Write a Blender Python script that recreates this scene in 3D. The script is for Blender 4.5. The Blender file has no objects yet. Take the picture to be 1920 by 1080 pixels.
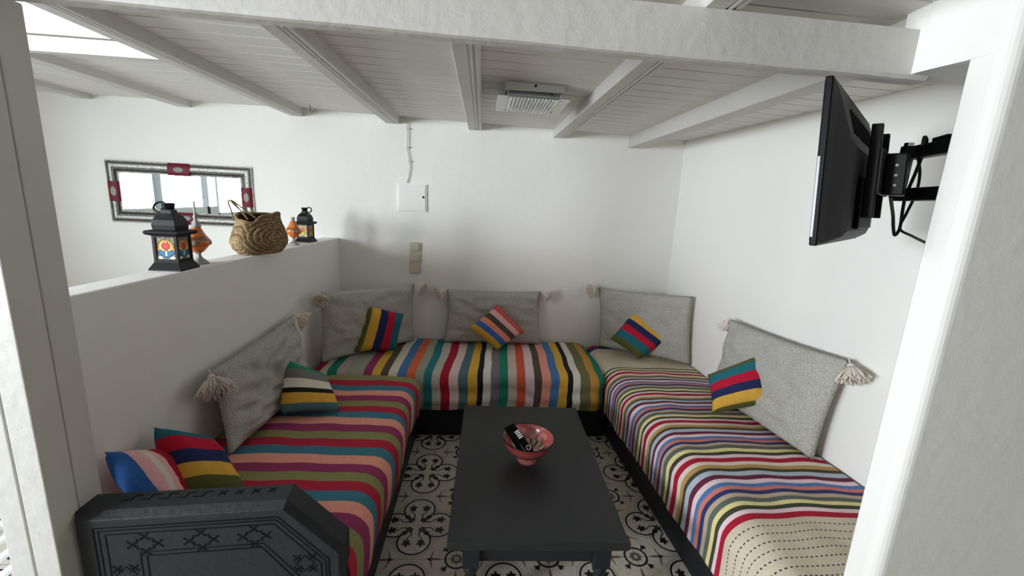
import bpy, bmesh, math, random
from mathutils import Vector, Matrix, noise
random.seed(7)
C = bpy.context.scene.collection
sc = bpy.context.scene
PI = math.pi

# ------------------------------------------------------------ camera
CAM_Z = 1.6
def cam_rot(a, b, c):
    B = Matrix(((1,0,0),(0,0,-1),(0,1,0)))
    Rz = Matrix(((math.cos(c),-math.sin(c),0),(math.sin(c),math.cos(c),0),(0,0,1)))
    Rx = Matrix(((1,0,0),(0,math.cos(a),-math.sin(a)),(0,math.sin(a),math.cos(a))))
    Rr = Matrix(((math.cos(b),-math.sin(b),0),(math.sin(b),math.cos(b),0),(0,0,1)))
    return Rr @ Rx @ B @ Rz
R = cam_rot(math.radians(11.6646), math.radians(2.938), math.radians(4.438))
cam = bpy.data.cameras.new('camera'); cam.sensor_width = 36; cam.lens = 15.0
cam.clip_start = 0.02
co = bpy.data.objects.new('camera', cam); C.objects.link(co)
m4 = Matrix((R[0], -R[1], -R[2])).transposed().to_4x4()
m4.translation = Vector((0, 0, CAM_Z)); co.matrix_world = m4
sc.camera = co

# ------------------------------------------------------------ world and light
sc.view_settings.view_transform = 'Standard'; sc.view_settings.look = 'None'
sc.view_settings.gamma = 1; sc.view_settings.use_curve_mapping = False
sc.view_settings.exposure = -0.4
w = bpy.data.worlds.new('sky'); sc.world = w; w.use_nodes = True
bg = w.node_tree.nodes['Background']
bg.inputs[0].default_value = (0.86, 0.93, 1.0, 1); bg.inputs[1].default_value = 2.6
sc.cycles.max_bounces = 14; sc.cycles.diffuse_bounces = 8; sc.cycles.sample_clamp_indirect = 6
sc.cycles.caustics_reflective = False; sc.cycles.caustics_refractive = False

def portal(name, loc, rot, sx, sy):
    l = bpy.data.lights.new(name, 'AREA'); l.shape = 'RECTANGLE'; l.size = sx; l.size_y = sy
    l.cycles.is_portal = True
    o = bpy.data.objects.new(name, l); C.objects.link(o); o.location = loc; o.rotation_euler = rot
portal('window_portal', (-3.62, 1.35, 1.6), (0, -PI/2, 0), 0.95, 1.75)
portal('skylight_portal', (-1.9, 1.65, 2.3), (0, 0, 0), 1.0, .9)
# area lamp added outside the left wall's glass doors, standing in for daylight
dl = bpy.data.lights.new('daylight_stand_in', 'AREA'); dl.shape = 'RECTANGLE'; dl.size = 2.5; dl.size_y = .9
dl.energy = 272; dl.color = (.93, .97, 1.0); dl.spread = math.radians(112)
dlo = bpy.data.objects.new('daylight_stand_in', dl); C.objects.link(dlo); dlo.location = (-3.95, -.25, 1.62)
dlo.rotation_euler = Vector((.89, .44, -.06)).to_track_quat('-Z', 'Y').to_euler()

# ------------------------------------------------------------ helpers
def lin(c):
    return tuple(((v/255)/12.92 if v/255 <= .04045 else ((v/255+.055)/1.055)**2.4) for v in c)
def mat(name, col, rough=.6, metal=0, bump=0, bscale=40, var=0, vscale=3, spec=.5, detail=4, coat=0):
    m = bpy.data.materials.new(name); m.use_nodes = True; nt = m.node_tree; b = nt.nodes['Principled BSDF']
    c = (*lin(col), 1)
    b.inputs['Base Color'].default_value = c; b.inputs['Roughness'].default_value = rough
    b.inputs['Metallic'].default_value = metal; b.inputs['Specular IOR Level'].default_value = spec
    b.inputs['Coat Weight'].default_value = coat
    tc = nt.nodes.new('ShaderNodeTexCoord')
    if var:
        n = nt.nodes.new('ShaderNodeTexNoise'); n.inputs['Scale'].default_value = vscale; n.inputs['Detail'].default_value = 6
        nt.links.new(tc.outputs['Object'], n.inputs['Vector'])
        mx = nt.nodes.new('ShaderNodeMix'); mx.data_type = 'RGBA'
        mx.inputs[6].default_value = (*[v*(1-var) for v in c[:3]], 1); mx.inputs[7].default_value = (*[min(1, v*(1+var)) for v in c[:3]], 1)
        nt.links.new(n.outputs['Fac'], mx.inputs[0]); nt.links.new(mx.outputs[2], b.inputs['Base Color'])
    if bump:
        n = nt.nodes.new('ShaderNodeTexNoise'); n.inputs['Scale'].default_value = bscale; n.inputs['Detail'].default_value = detail
        nt.links.new(tc.outputs['Object'], n.inputs['Vector'])
        bp = nt.nodes.new('ShaderNodeBump'); bp.inputs['Strength'].default_value = bump; bp.inputs['Distance'].default_value = .01
        nt.links.new(n.outputs['Fac'], bp.inputs['Height']); nt.links.new(bp.outputs[0], b.inputs['Normal'])
    return m
def mat_attr(name, rough=.85, gain=1.0, weave=0, amount=.25, bump=.3, coat=0, metal=0, spec=.3):
    m = bpy.data.materials.new(name); m.use_nodes = True; nt = m.node_tree; b = nt.nodes['Principled BSDF']
    b.inputs['Roughness'].default_value = rough; b.inputs['Coat Weight'].default_value = coat
    b.inputs['Metallic'].default_value = metal; b.inputs['Specular IOR Level'].default_value = spec
    a = nt.nodes.new('ShaderNodeAttribute'); a.attribute_name = 'Col'
    if weave:
        tc = nt.nodes.new('ShaderNodeTexCoord')
        n = nt.nodes.new('ShaderNodeTexNoise'); n.inputs['Scale'].default_value = weave; n.inputs['Detail'].default_value = 3
        nt.links.new(tc.outputs['Object'], n.inputs['Vector'])
        mr = nt.nodes.new('ShaderNodeMapRange'); mr.inputs[1].default_value = .3; mr.inputs[2].default_value = .7
        mr.inputs[3].default_value = (1-amount)*gain; mr.inputs[4].default_value = (1+amount*.6)*gain
        nt.links.new(n.outputs['Fac'], mr.inputs[0])
        vm = nt.nodes.new('ShaderNodeVectorMath'); vm.operation = 'SCALE'
        nt.links.new(a.outputs['Color'], vm.inputs[0]); nt.links.new(mr.outputs[0], vm.inputs['Scale'])
        nt.links.new(vm.outputs[0], b.inputs['Base Color'])
        bp = nt.nodes.new('ShaderNodeBump'); bp.inputs['Strength'].default_value = bump; bp.inputs['Distance'].default_value = .004
        nt.links.new(n.outputs['Fac'], bp.inputs['Height']); nt.links.new(bp.outputs[0], b.inputs['Normal'])
    else:
        nt.links.new(a.outputs['Color'], b.inputs['Base Color'])
    return m

class MB:
    """collects geometry in world coordinates, links it as one mesh object"""
    def __init__(s): s.v = []; s.f = []; s.c = []; s.mi = []
    def add(s, vs, fs, col=None, mi=0):
        o = len(s.v); s.v += [Vector(p) for p in vs]
        for i, f in enumerate(fs):
            s.f.append([o+k for k in f]); s.c.append(col[i] if isinstance(col, list) else col); s.mi.append(mi)
    def box(s, a, b, col=None, mi=0, M=None):
        vs = [Vector((x, y, z)) for z in (a[2], b[2]) for y in (a[1], b[1]) for x in (a[0], b[0])]
        if M: vs = [M @ v for v in vs]
        s.add(vs, [(0,2,3,1),(4,5,7,6),(0,1,5,4),(2,6,7,3),(0,4,6,2),(1,3,7,5)], col, mi)
    def prism(s, poly, z0, z1, col=None, mi=0, M=None):
        n = len(poly)
        vs = [Vector((p[0], p[1], z0)) for p in poly] + [Vector((p[0], p[1], z1)) for p in poly]
        if M: vs = [M @ v for v in vs]
        s.add(vs, [tuple(range(n))[::-1], tuple(range(n, 2*n))] + [(i, (i+1) % n, n+(i+1) % n, n+i) for i in range(n)], col, mi)
    def beam(s, a, b, w, h, up=(0,0,1), col=None, mi=0):
        a = Vector(a); b = Vector(b); d = (b-a); L = d.length; d.normalize(); up = Vector(up)
        x = d.cross(up)
        if x.length < 1e-4: x = d.cross(Vector((1, 0, 0)))
        x.normalize(); z = x.cross(d)
        M = Matrix((x, d, z)).transposed().to_4x4(); M.translation = a
        s.box((-w/2, 0, -h/2), (w/2, L, h/2), col, mi, M)
    def tube(s, pts, r, n=8, col=None, cap=True, mi=0):
        pts = [Vector(p) for p in pts]; rr = r if isinstance(r, (list, tuple)) else [r]*len(pts)
        ref = Vector((0.13, 0.31, 0.94)); vs = []
        for i, p in enumerate(pts):
            d = (pts[min(i+1, len(pts)-1)] - pts[max(i-1, 0)]).normalized()
            x = d.cross(ref)
            if x.length < .05: x = d.cross(Vector((1, .2, 0)))
            x.normalize(); y = x.cross(d)
            vs += [p + (x*math.cos(2*PI*k/n) + y*math.sin(2*PI*k/n))*rr[i] for k in range(n)]
        fs = [(i*n+k, i*n+(k+1) % n, (i+1)*n+(k+1) % n, (i+1)*n+k) for i in range(len(pts)-1) for k in range(n)]
        if cap: fs += [tuple(range(n))[::-1], tuple((len(pts)-1)*n+k for k in range(n))]
        s.add(vs, fs, col, mi)
    def lathe(s, prof, c=(0,0,0), n=32, col=None, M=None, phase=0):
        """prof: list of (r, z); col: colour per segment list or function(i,k)"""
        c = Vector(c); vs = []
        for r, z in prof:
            for k in range(n):
                a = 2*PI*k/n + phase; p = Vector((r*math.cos(a), r*math.sin(a), z)); vs.append((M @ p if M else p) + c)
        fs = []; cl = []
        for i in range(len(prof)-1):
            for k in range(n):
                fs.append((i*n+k, i*n+(k+1) % n, (i+1)*n+(k+1) % n, (i+1)*n+k))
                cl.append(col(i, k) if callable(col) else (col[i] if isinstance(col, list) else col))
        s.add(vs, fs, cl)
    def build(s, name, m, parent=None, smooth=False, origin=None, recalc=True, bevel=0, bseg=2, weld=False, subsurf=0):
        if parent is not None: org = Vector(parent['_o'])
        elif origin is not None: org = Vector(origin)
        else:
            xs = [p.x for p in s.v]; ys = [p.y for p in s.v]; zs = [p.z for p in s.v]
            org = Vector(((min(xs)+max(xs))/2, (min(ys)+max(ys))/2, min(zs)))
        me = bpy.data.meshes.new(name); me.from_pydata([p-org for p in s.v], [], s.f); me.update()
        ms = m if isinstance(m, (list, tuple)) else [m]
        for k in ms: me.materials.append(k)
        if len(ms) > 1: me.polygons.foreach_set('material_index', s.mi)
        if any(c is not None for c in s.c):
            at = me.color_attributes.new('Col', 'FLOAT_COLOR', 'CORNER'); arr = []
            for p in me.polygons:
                c = s.c[p.index] or (.5, .5, .5)
                arr += [c[0], c[1], c[2], 1.0]*p.loop_total
            at.data.foreach_set('color', arr)
        if recalc or weld:
            bm = bmesh.new(); bm.from_mesh(me)
            if weld: bmesh.ops.remove_doubles(bm, verts=bm.verts, dist=1e-5)
            if recalc: bmesh.ops.recalc_face_normals(bm, faces=bm.faces)
            bm.to_mesh(me); bm.free()
        if smooth: me.polygons.foreach_set('use_smooth', [True]*len(me.polygons))
        o = bpy.data.objects.new(name, me); C.objects.link(o)
        if parent is not None:
            o.parent = parent; o['_o'] = tuple(org)
        else: o.location = org; o['_o'] = tuple(org)
        if bevel:
            b = o.modifiers.new('bevel', 'BEVEL'); b.width = bevel; b.segments = bseg; b.limit_method = 'ANGLE'; b.angle_limit = math.radians(40)
        if subsurf:
            b = o.modifiers.new('subd', 'SUBSURF'); b.levels = subsurf; b.render_levels = subsurf
        return o
def thing(name, label, cat, loc, group=None):
    o = bpy.data.objects.new(name, None); C.objects.link(o); o.location = loc; o.empty_display_size = .05
    o['label'] = label; o['category'] = cat; o['_o'] = tuple(loc)
    if group: o['group'] = group
    return o
def tag(o, label, cat, group=None):
    o['label'] = label; o['category'] = cat
    if group: o['group'] = group
    return o
def struct(o): o['kind'] = 'structure'; return o
def nz(x, y, z, s=1): return noise.noise(Vector((x*s, y*s, z*s)))

# ------------------------------------------------------------ materials
M = {}
M['plaster'] = mat('white_plaster', (240, 238, 234), .75, bump=.35, bscale=14, var=.03, vscale=2, detail=8)
M['plaster2'] = mat('smooth_white_plaster', (240, 238, 235), .7, bump=.2, bscale=22, detail=6)
M['tan'] = mat('bounce_cutting_tan', (138, 128, 114), .8, bump=.3, bscale=14)  # tan invented for the unseen walls to cut bounced light
M['ceil'] = mat('painted_boards', (222, 219, 214), .6, bump=.12, bscale=60, var=.05, vscale=5)
M['joist'] = mat('painted_timber', (203, 200, 196), .55, bump=.25, bscale=30, var=.04, vscale=8)
M['stone'] = mat('pale_stone', (168, 160, 118), .9, bump=.8, bscale=30, var=.3, vscale=25)
M['black'] = mat('black_painted_wood', (30, 32, 37), .5, bump=.15, bscale=50, var=.15, vscale=12, spec=.35)
M['blacktop'] = mat('matt_black_table_paint', (35, 36, 38), .5, bump=.1, bscale=80, var=.08, vscale=6, spec=.4)
M['panel'] = mat('charcoal_carved_wood', (37, 40, 44), .55, bump=.2, bscale=60, var=.12, vscale=14, spec=.35)
M['groove'] = mat('groove_shade', (19, 21, 24), .8, spec=.1)  # shade of cut lines and slots is put into this dark colour
M['mattress'] = mat('mattress_ticking', (70, 66, 62), .9)
M['chrome'] = mat('chrome', (225, 228, 230), .12, metal=1)
M['red'] = mat('maroon_inlay', (104, 18, 36), .5, spec=.2)
M['mirror'] = mat('mirror_silvering', (240, 243, 243), .02, metal=1)
M['blackmetal'] = mat('black_metal', (9, 9, 11), .45, spec=.22)
M['blackplastic'] = mat('satin_black_plastic', (5, 5, 7), .45, spec=.12)
M['tvside'] = mat('silver_trim', (120, 122, 126), .4, metal=.5)
M['tvshell'] = mat('charcoal_tv_shell', (31, 32, 35), .5, spec=.2)
M['screen'] = mat('dark_screen', (8, 8, 10), .08)
M['cable_black'] = mat('black_rubber', (14, 14, 15), .5)
M['cable_white'] = mat('white_cable', (205, 203, 196), .5)
M['whiteplastic'] = mat('white_enamel', (240, 240, 237), .4)
M['switch'] = mat('ivory_plastic', (205, 200, 182), .4)
M['silver'] = mat('aged_silver', (160, 160, 158), .38, metal=.85, bump=.5, bscale=300)
M['tassel'] = mat('cream_wool', (226, 216, 206), .95)
M['winframe'] = mat('window_frame_paint', (205, 212, 214), .45)
M['whitewire'] = mat('white_slat_paint', (232, 234, 236), .5)
M['rope'] = mat('palm_rope', (150, 125, 88), .9, bump=.8, bscale=200)
M['inside'] = mat('basket_inside', (70, 52, 34), .95, bump=.8, bscale=120)  # inner surface, a darker brown than the outer straw
M['cloth'] = mat_attr('woven_cotton', .92, gain=1.22, weave=420, amount=.3, bump=.35)
M['metalframe'] = mat_attr('hammered_silver', .3, gain=1.0, weave=230, amount=.85, bump=1.0, metal=.9)
M['paint'] = mat_attr('painted_detail', .45)
M['glaze'] = mat_attr('glazed_ceramic', .16, weave=60, amount=.25, bump=.1, coat=.6, spec=.5)
M['floor'] = mat_attr('cement_tile', .45, weave=30, amount=.12, bump=.05)
M['straw'] = mat_attr('woven_straw', .9, weave=260, amount=.6, bump=1.0)
# grey salt-and-pepper wool
def grey_wool():
    m = bpy.data.materials.new('grey_woven_wool'); m.use_nodes = True; nt = m.node_tree; b = nt.nodes['Principled BSDF']
    b.inputs['Roughness'].default_value = .95; b.inputs['Specular IOR Level'].default_value = .15
    tc = nt.nodes.new('ShaderNodeTexCoord')
    v = nt.nodes.new('ShaderNodeTexVoronoi'); v.inputs['Scale'].default_value = 210; v.inputs['Randomness'].default_value = .7
    n = nt.nodes.new('ShaderNodeTexNoise'); n.inputs['Scale'].default_value = 560; n.inputs['Detail'].default_value = 2
    cr = nt.nodes.new('ShaderNodeValToRGB'); e = cr.color_ramp.elements
    e[0].position = .36; e[0].color = (*lin((72, 71, 71)), 1); e[1].position = .54; e[1].color = (*lin((206, 203, 196)), 1)
    nt.links.new(tc.outputs['Object'], v.inputs['Vector']); nt.links.new(tc.outputs['Object'], n.inputs['Vector'])
    nt.links.new(n.outputs['Fac'], cr.inputs[0]); nt.links.new(cr.outputs[0], b.inputs['Base Color'])
    bp = nt.nodes.new('ShaderNodeBump'); bp.inputs['Strength'].default_value = .5; bp.inputs['Distance'].default_value = .003
    nt.links.new(v.outputs['Distance'], bp.inputs['Height']); nt.links.new(bp.outputs[0], b.inputs['Normal'])
    return m
M['grey'] = grey_wool()
def glassmat(name, col, rough=.0, trans=1):
    m = bpy.data.materials.new(name); m.use_nodes = True; nt = m.node_tree; nt.nodes.clear()
    out = nt.nodes.new('ShaderNodeOutputMaterial'); g = nt.nodes.new('ShaderNodeBsdfGlossy'); g.inputs['Roughness'].default_value = max(rough, .03)
    t = nt.nodes.new('ShaderNodeBsdfTransparent'); t.inputs[0].default_value = (*col, 1)
    mx = nt.nodes.new('ShaderNodeMixShader'); mx.inputs[0].default_value = 1-trans
    nt.links.new(t.outputs[0], mx.inputs[1]); nt.links.new(g.outputs[0], mx.inputs[2]); nt.links.new(mx.outputs[0], out.inputs[0])
    return m
M['pane'] = glassmat('window_glass', (.66, .685, .69), 0, .93)
M['plate'] = glassmat('clear_plate_glass', (.85, .9, .9), 0, .75)
M['crystal'] = mat('crystal', (248, 248, 248), .10, metal=.3, spec=1.0)

# ------------------------------------------------------------ geometry of the room
def ceil_z(x): return 2.14 - .02*max(x, -1.25)
def rx(y): return 1.54 + (3.35-y)*.08          # right alcove wall
def hx(y): return -1.09 - (3.35-y)*.068        # inner face of the half wall

# floor: tile decor as inlaid polygons
T = .415; FX0 = -.06; FY0 = 1.648
CRE = lin((214, 208, 196)); BLK = lin((30, 29, 30)); GRT = lin((120, 116, 110)); LGR = lin((186, 181, 171)); GRY = lin((104, 98, 88))
def arc(cx, cy, r, a0, a1, n): return [(cx+r*math.cos(math.radians(a0+(a1-a0)*i/n)), cy+r*math.sin(math.radians(a0+(a1-a0)*i/n))) for i in range(n+1)]
def strip(pts, w, closed=False):
    """2D quads of a stroke; w may be a list"""
    out = []; n = len(pts); L = []; Rr = []
    for i, p in enumerate(pts):
        a = pts[i-1] if (i > 0 or closed) else p; b = pts[(i+1) % n] if (i < n-1 or closed) else p
        dx, dy = b[0]-a[0], b[1]-a[1]; l = math.hypot(dx, dy) or 1
        ww = (w[i] if isinstance(w, list) else w)/2
        L.append((p[0]-dy/l*ww, p[1]+dx/l*ww)); Rr.append((p[0]+dy/l*ww, p[1]-dx/l*ww))
    for i in range(n if closed else n-1):
        j = (i+1) % n; out.append([Rr[i], Rr[j], L[j], L[i]])
    return out
def rot2(p, a): c, s = math.cos(a), math.sin(a); return (p[0]*c-p[1]*s, p[0]*s+p[1]*c)
def tile_shapes():
    S = []   # (polygon, colour, layer)
    for q in range(4):
        def tr(poly): return [rot2(p, q*PI/2) for p in poly]
        for k in strip(arc(0, .25, .222, -30, 210, 22), .016): S.append((tr(k), LGR, 1))
        for k in strip(arc(0, .25, .186, -40, 220, 26), .022): S.append((tr(k), BLK, 2))
        for sx in (-1, 1):
            cur = [(.142, .132), (.125, .100), (.096, .088), (.066, .096), (.046, .122), (.044, .158), (.060, .188), (.082, .200)]
            for k in strip(cur, [.022, .021, .020, .018, .017, .015, .013, .010]): S.append((tr([(sx*p[0], p[1]) for p in k][::sx]), BLK, 2))
            fx, fy = .082, .278
            fl = []
            for i in range(20):
                a = PI/2 + i*2*PI/20; r = .060 if i % 4 == 0 else (.028 if i % 4 == 2 else .046)
                fl.append((sx*(fx+r*math.cos(a)), fy+r*math.sin(a)))
            S.append((tr(fl[::sx]), BLK, 3))
            S.append((tr([(sx*p[0], p[1]) for p in [(.070, .25), (.086, .25), (.094, .20), (.078, .195)]][::sx]), BLK, 2))
            lf = [(.026, .050), (.055, .062), (.082, .050), (.070, .078), (.085, .110), (.055, .094), (.030, .112), (.038, .078)]
            S.append((tr([(sx*p[0], p[1]) for p in lf][::sx]), BLK, 3))
        # diamond where two lobes meet
        S.append((tr([rot2(p, PI/4) for p in [(.150, 0), (.188, .036), (.226, 0), (.188, -.036)]]), BLK, 3))
        # corner rosette quarter: ring, spokes, tulip
        cx, cy = .5, .5
        for k in strip(arc(cx, cy, .122, 180, 270, 8), .024): S.append((tr(k), BLK, 2))
        for a, l in ((180, .082), (202, .07), (225, .082), (247, .07), (270, .082)):
            a = math.radians(a)
            d = (math.cos(a), math.sin(a)); nn = (-d[1], d[0])
            k = [(cx+d[0]*.02, cy+d[1]*.02), (cx+d[0]*l*.6-nn[0]*.012, cy+d[1]*l*.6-nn[1]*.012), (cx+d[0]*l, cy+d[1]*l), (cx+d[0]*l*.6+nn[0]*.012, cy+d[1]*l*.6+nn[1]*.012)]
            k = [(min(.4995, p[0]), min(.4995, p[1])) for p in k]
            S.append((tr(k), GRY, 2))
        tu = [(-.118, 0), (-.16, .014), (-.185, .034), (-.205, .03), (-.195, .012), (-.225, 0), (-.195, -.012), (-.205, -.03), (-.185, -.034), (-.16, -.014)]
        S.append((tr([(cx+p[0], cy+p[1]) for p in [rot2(p, PI/4) for p in tu]]), BLK, 3))
        # fleur on the edges between rosettes
        for sgn in (-1, 1):
            br = [(.499, sgn*.20), (.475, sgn*.228), (.448, sgn*.222), (.43, sgn*.24), (.405, sgn*.232), (.385, sgn*.255)]
            for k in strip(br, [.026, .020, .016, .015, .012, .005]): S.append((tr([tuple(v) for v in k]), GRY, 2))
            S.append((tr([(.4995, sgn*.36), (.486, sgn*.29), (.486, sgn*.20), (.4995, sgn*.16)][::sgn]), GRY, 2))
    return S
shapes = tile_shapes()
fl = MB()
def area2(p): return sum(p[i][0]*p[(i+1) % len(p)][1]-p[(i+1) % len(p)][0]*p[i][1] for i in range(len(p)))
for i in range(-9, 8):
    for j in range(-9, 5):
        x0, y0 = FX0+i*T, FY0+j*T; x1, y1 = x0+T, y0+T
        if y0 > 3.3: continue
        g = .0012
        fl.add([(x0+g, y0+g, 0), (x1-g, y0+g, 0), (x1-g, y1-g, 0), (x0+g, y1-g, 0)], [(0, 1, 2, 3)], CRE)
        cx, cy = (x0+x1)/2, (y0+y1)/2
        if not (-1.3 < cx < 1.3 and .3 < cy < 3.0): 
            sel = [s for s in shapes if s[2] != 1]
        else: sel = shapes
        for poly, col, lay in sel:
            if area2(poly) < 0: poly = poly[::-1]
            fl.add([(cx+p[0]*T, cy+p[1]*T, lay*.00025) for p in poly], [tuple(range(len(poly)))], col)
fl.add([(-3.9, -2.4, -.002), (3.3, -2.4, -.002), (3.3, 3.4, -.002), (-3.9, 3.4, -.002)], [(0, 1, 2, 3)], GRT)
struct(fl.build('floor', M['floor'], recalc=False, origin=(0, 0, 0)))

# walls
def gridwall(mb, a, b, z0, z1, amp, seed, nrm, th=.12, step=.06):
    """wall with a hand-trowelled face between plan points a and b; nrm points into the room"""
    a = Vector((*a, 0)); b = Vector((*b, 0)); n = Vector((*nrm, 0)); L = (b-a).length
    nx = max(2, int(L/step)); nzz = max(2, int((z1-z0)/step)); vs = []
    for j in range(nzz+1):
        for i in range(nx+1):
            p = a.lerp(b, i/nx); z = z0+(z1-z0)*j/nzz
            d = amp*(nz(p.x+seed, p.y, z, 2.2) + .45*nz(p.x-seed, p.y, z, 7))
            vs.append(Vector((p.x, p.y, z)) + n*d)
    fs = [(j*(nx+1)+i, j*(nx+1)+i+1, (j+1)*(nx+1)+i+1, (j+1)*(nx+1)+i) for j in range(nzz) for i in range(nx)]
    mb.add(vs, fs)
    q = [a-n*.01, b-n*.01, b-n*th, a-n*th]
    mb.prism([(p.x, p.y) for p in q], z0, z1)
wb = MB(); gridwall(wb, (-3.75, 3.35), (1.75, 3.35), 0, 2.24, .006, 3.1, (0, -1))
struct(wb.build('wall_back', M['plaster'], smooth=False, recalc=False))
for p in bpy.data.objects['wall_back'].data.polygons: p.use_smooth = len(p.vertices) == 4 and p.area < .02
wr = MB(); gridwall(wr, (rx(3.45), 3.45), (rx(.8), .8), 0, 2.2, .003, 9.7, (-.9968, -.0797))
struct(wr.build('wall_right', M['plaster2'], recalc=False))
for p in bpy.data.objects['wall_right'].data.polygons: p.use_smooth = p.area < .02
# half wall
hw = MB()
pl = [(hx(1.2), 1.2), (hx(3.36), 3.36), (hx(3.36)-.115, 3.36), (hx(1.2)-.115, 1.2)]
hw.prism(pl, 0, 1.25)
o = struct(hw.build('wall_half', M['plaster2'], bevel=.006, bseg=3))
# pier on the right with lintel over the opening
pier = MB()
def loft(outline, z0, z1, mb=pier): mb.prism(outline, z0, z1)
re = [(1.09+.03*(1-math.cos(t)), .895+.03*(1-math.sin(t))) for t in [PI/2*k/6 for k in range(7)]]
re = [(1.09+.03-.03*math.cos(t), .90+.03-.03*math.sin(t)) for t in [PI/2*k/6 for k in range(7)]]
plan = [(3.05, .99), (1.10, .99), (1.09, .98)] + re + [(3.05, .90)]
pier.prism(plan, 0, 1.962)
plan2 = [(3.05, 1.15), (1.075, 1.15), (1.07, 1.08), (1.085, .99)] + re + [(3.05, .90)]
pier.prism(plan2, 1.962, 2.15)
struct(pier.build('wall_pier', M['plaster2']))
# other walls of the space around the camera
wf = MB()
wf.box((-3.7, -2.2, 0), (3.05, -2.1, 2.2))
struct(wf.build('wall_front', M['tan']))
w2 = MB(); w2.box((3.05, -2.2, 0), (3.15, 1.15, 2.2)); struct(w2.build('wall_far_right', M['tan']))
wl = MB()
wl.box((-3.72, .45, 0), (-3.6, 3.4, 1.16)); wl.box((-3.72, -2.2, 0), (-3.6, .45, .08)); wl.box((-3.72, -2.2, 2.08), (-3.6, 3.4, 2.3))
wl.box((-3.72, 2.2, 1.16), (-3.6, 3.4, 2.08)); wl.box((-3.72, -2.2, .08), (-3.6, -2.12, 2.08))
struct(wl.build('wall_left', M['plaster2']))
# window in the left wall (seen in the mirror)
wn = MB()
for y in (.62, 1.46, 2.14): wn.box((-3.68, y, 1.16), (-3.62, y+.06, 2.08))
wn.box((-3.68, .45, 1.16), (-3.62, 2.2, 1.31)); wn.box((-3.68, .45, 2.02), (-3.62, 2.2, 2.08))
fr = struct(wn.build('window_1', M['winframe']))
pn = MB()
for y0, y1 in ((.68, 1.46), (1.52, 2.14)): pn.box((-3.653, y0, 1.22), (-3.648, y1, 2.02))
pn.build('pane', M['pane'], parent=fr)
wn = MB()  # full-height glass doors, added mostly out of view to let more light in
for y in (-2.12, -1.25, -.39, .39): wn.box((-3.69, y, .08), (-3.63, y+.06, 2.08))
for z in (.08, 1.16, 2.02): wn.box((-3.69, -2.12, z), (-3.63, .45, z+.06))
fr = struct(wn.build('door_1', M['winframe']))
pn = MB()
for y0, y1 in ((-2.06, -1.25), (-1.19, -.39), (-.33, .39)):
    for z0, z1 in ((.14, 1.16), (1.22, 2.02)): pn.box((-3.663, y0, z0), (-3.658, y1, z1))
pn.build('pane', M['pane'], parent=fr)

# ceiling boards
cb = MB(); bw = .1105; y = -2.2+.02
SKX = -1.40; SKY = 2.10; SKX0 = -2.4; SKY0 = 1.2
def slab(x0, x1, y0, y1, dz0, dz1):
    xs = sorted({x0, x1} | ({-1.25} if x0 < -1.25 < x1 else set()))
    for a, b in zip(xs[:-1], xs[1:]):
        za, zb = ceil_z(a), ceil_z(b)
        vs = [(a, y0, za+dz0), (b, y0, zb+dz0), (b, y1, zb+dz0), (a, y1, za+dz0), (a, y0, za+dz1), (b, y0, zb+dz1), (b, y1, zb+dz1), (a, y1, za+dz1)]
        cb.add(vs, [(0, 3, 2, 1), (4, 5, 6, 7), (0, 1, 5, 4), (2, 3, 7, 6), (0, 4, 7, 3), (1, 2, 6, 5)])
yy = 3.40
while yy > -2.2:
    y1 = yy-.0035; y0 = yy-bw+.0035
    if SKY0 < y0 < SKY:
        slab(-3.7, SKX0, y0, y1, 0, .02); slab(SKX, 1.72 if y0 > .9 else 3.1, y0, y1, 0, .02)
    else: slab(-3.7, 1.72 if y0 > .9 else 3.1, y0, y1, 0, .02)
    yy -= bw
slab(SKX, 3.1, -2.2, 3.45, .018, .12); slab(-3.7, SKX, SKY, 3.45, .018, .12); slab(-3.7, SKX, -2.2, SKY0, .018, .12); slab(-3.7, SKX0, SKY0, SKY, .018, .12)
struct(cb.build('ceiling', M['ceil'], recalc=False))
# joists
jn = 0
for (x0, x1, zb, ys, gr) in ((1.095, 1.19, 2.033, 1.10, 0), (.51, .605, 2.072, -2.15, 1), (-.124, -.025, 2.090, 1.10, 1), (-.725, -.625, 2.101, 1.10, 1),
                        (-1.40, -1.305, 2.110, -2.15, 1), (-2.16, -2.066, 2.122, SKY+.02, 0), (-2.82, -2.72, 2.135, SKY+.02, 0)):
    jn += 1; jb = MB(); zt = max(ceil_z(x0), ceil_z(x1))+.012
    if gr:
        # moulded edge: stepped profile along the right side
        prof = [(x0, zt), (x0, zb+.004), (x0+.003, zb), (x0+.052, zb), (x0+.055, zb+.004), (x0+.059, zb+.004), (x0+.062, zb), (x0+.070, zb),
                (x0+.073, zb+.005), (x0+.077, zb+.005), (x0+.08, zb+.001), (x1-.006, zb+.001), (x1, zb+.006), (x1, zt)]
    else:
        prof = [(x0, zt), (x0, zb+.003), (x0+.003, zb), (x1-.003, zb), (x1, zb+.003), (x1, zt)]
    n = len(prof)
    vs = [(p[0], ys, p[1]) for p in prof] + [(p[0], 3.36, p[1]) for p in prof]
    jb.add(vs, [tuple(range(n)), tuple(range(n, 2*n))[::-1]] + [(i, n+i, n+(i+1) % n, (i+1) % n) for i in range(n)])
    struct(jb.build('trim_%d' % jn, M['joist']))
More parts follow.
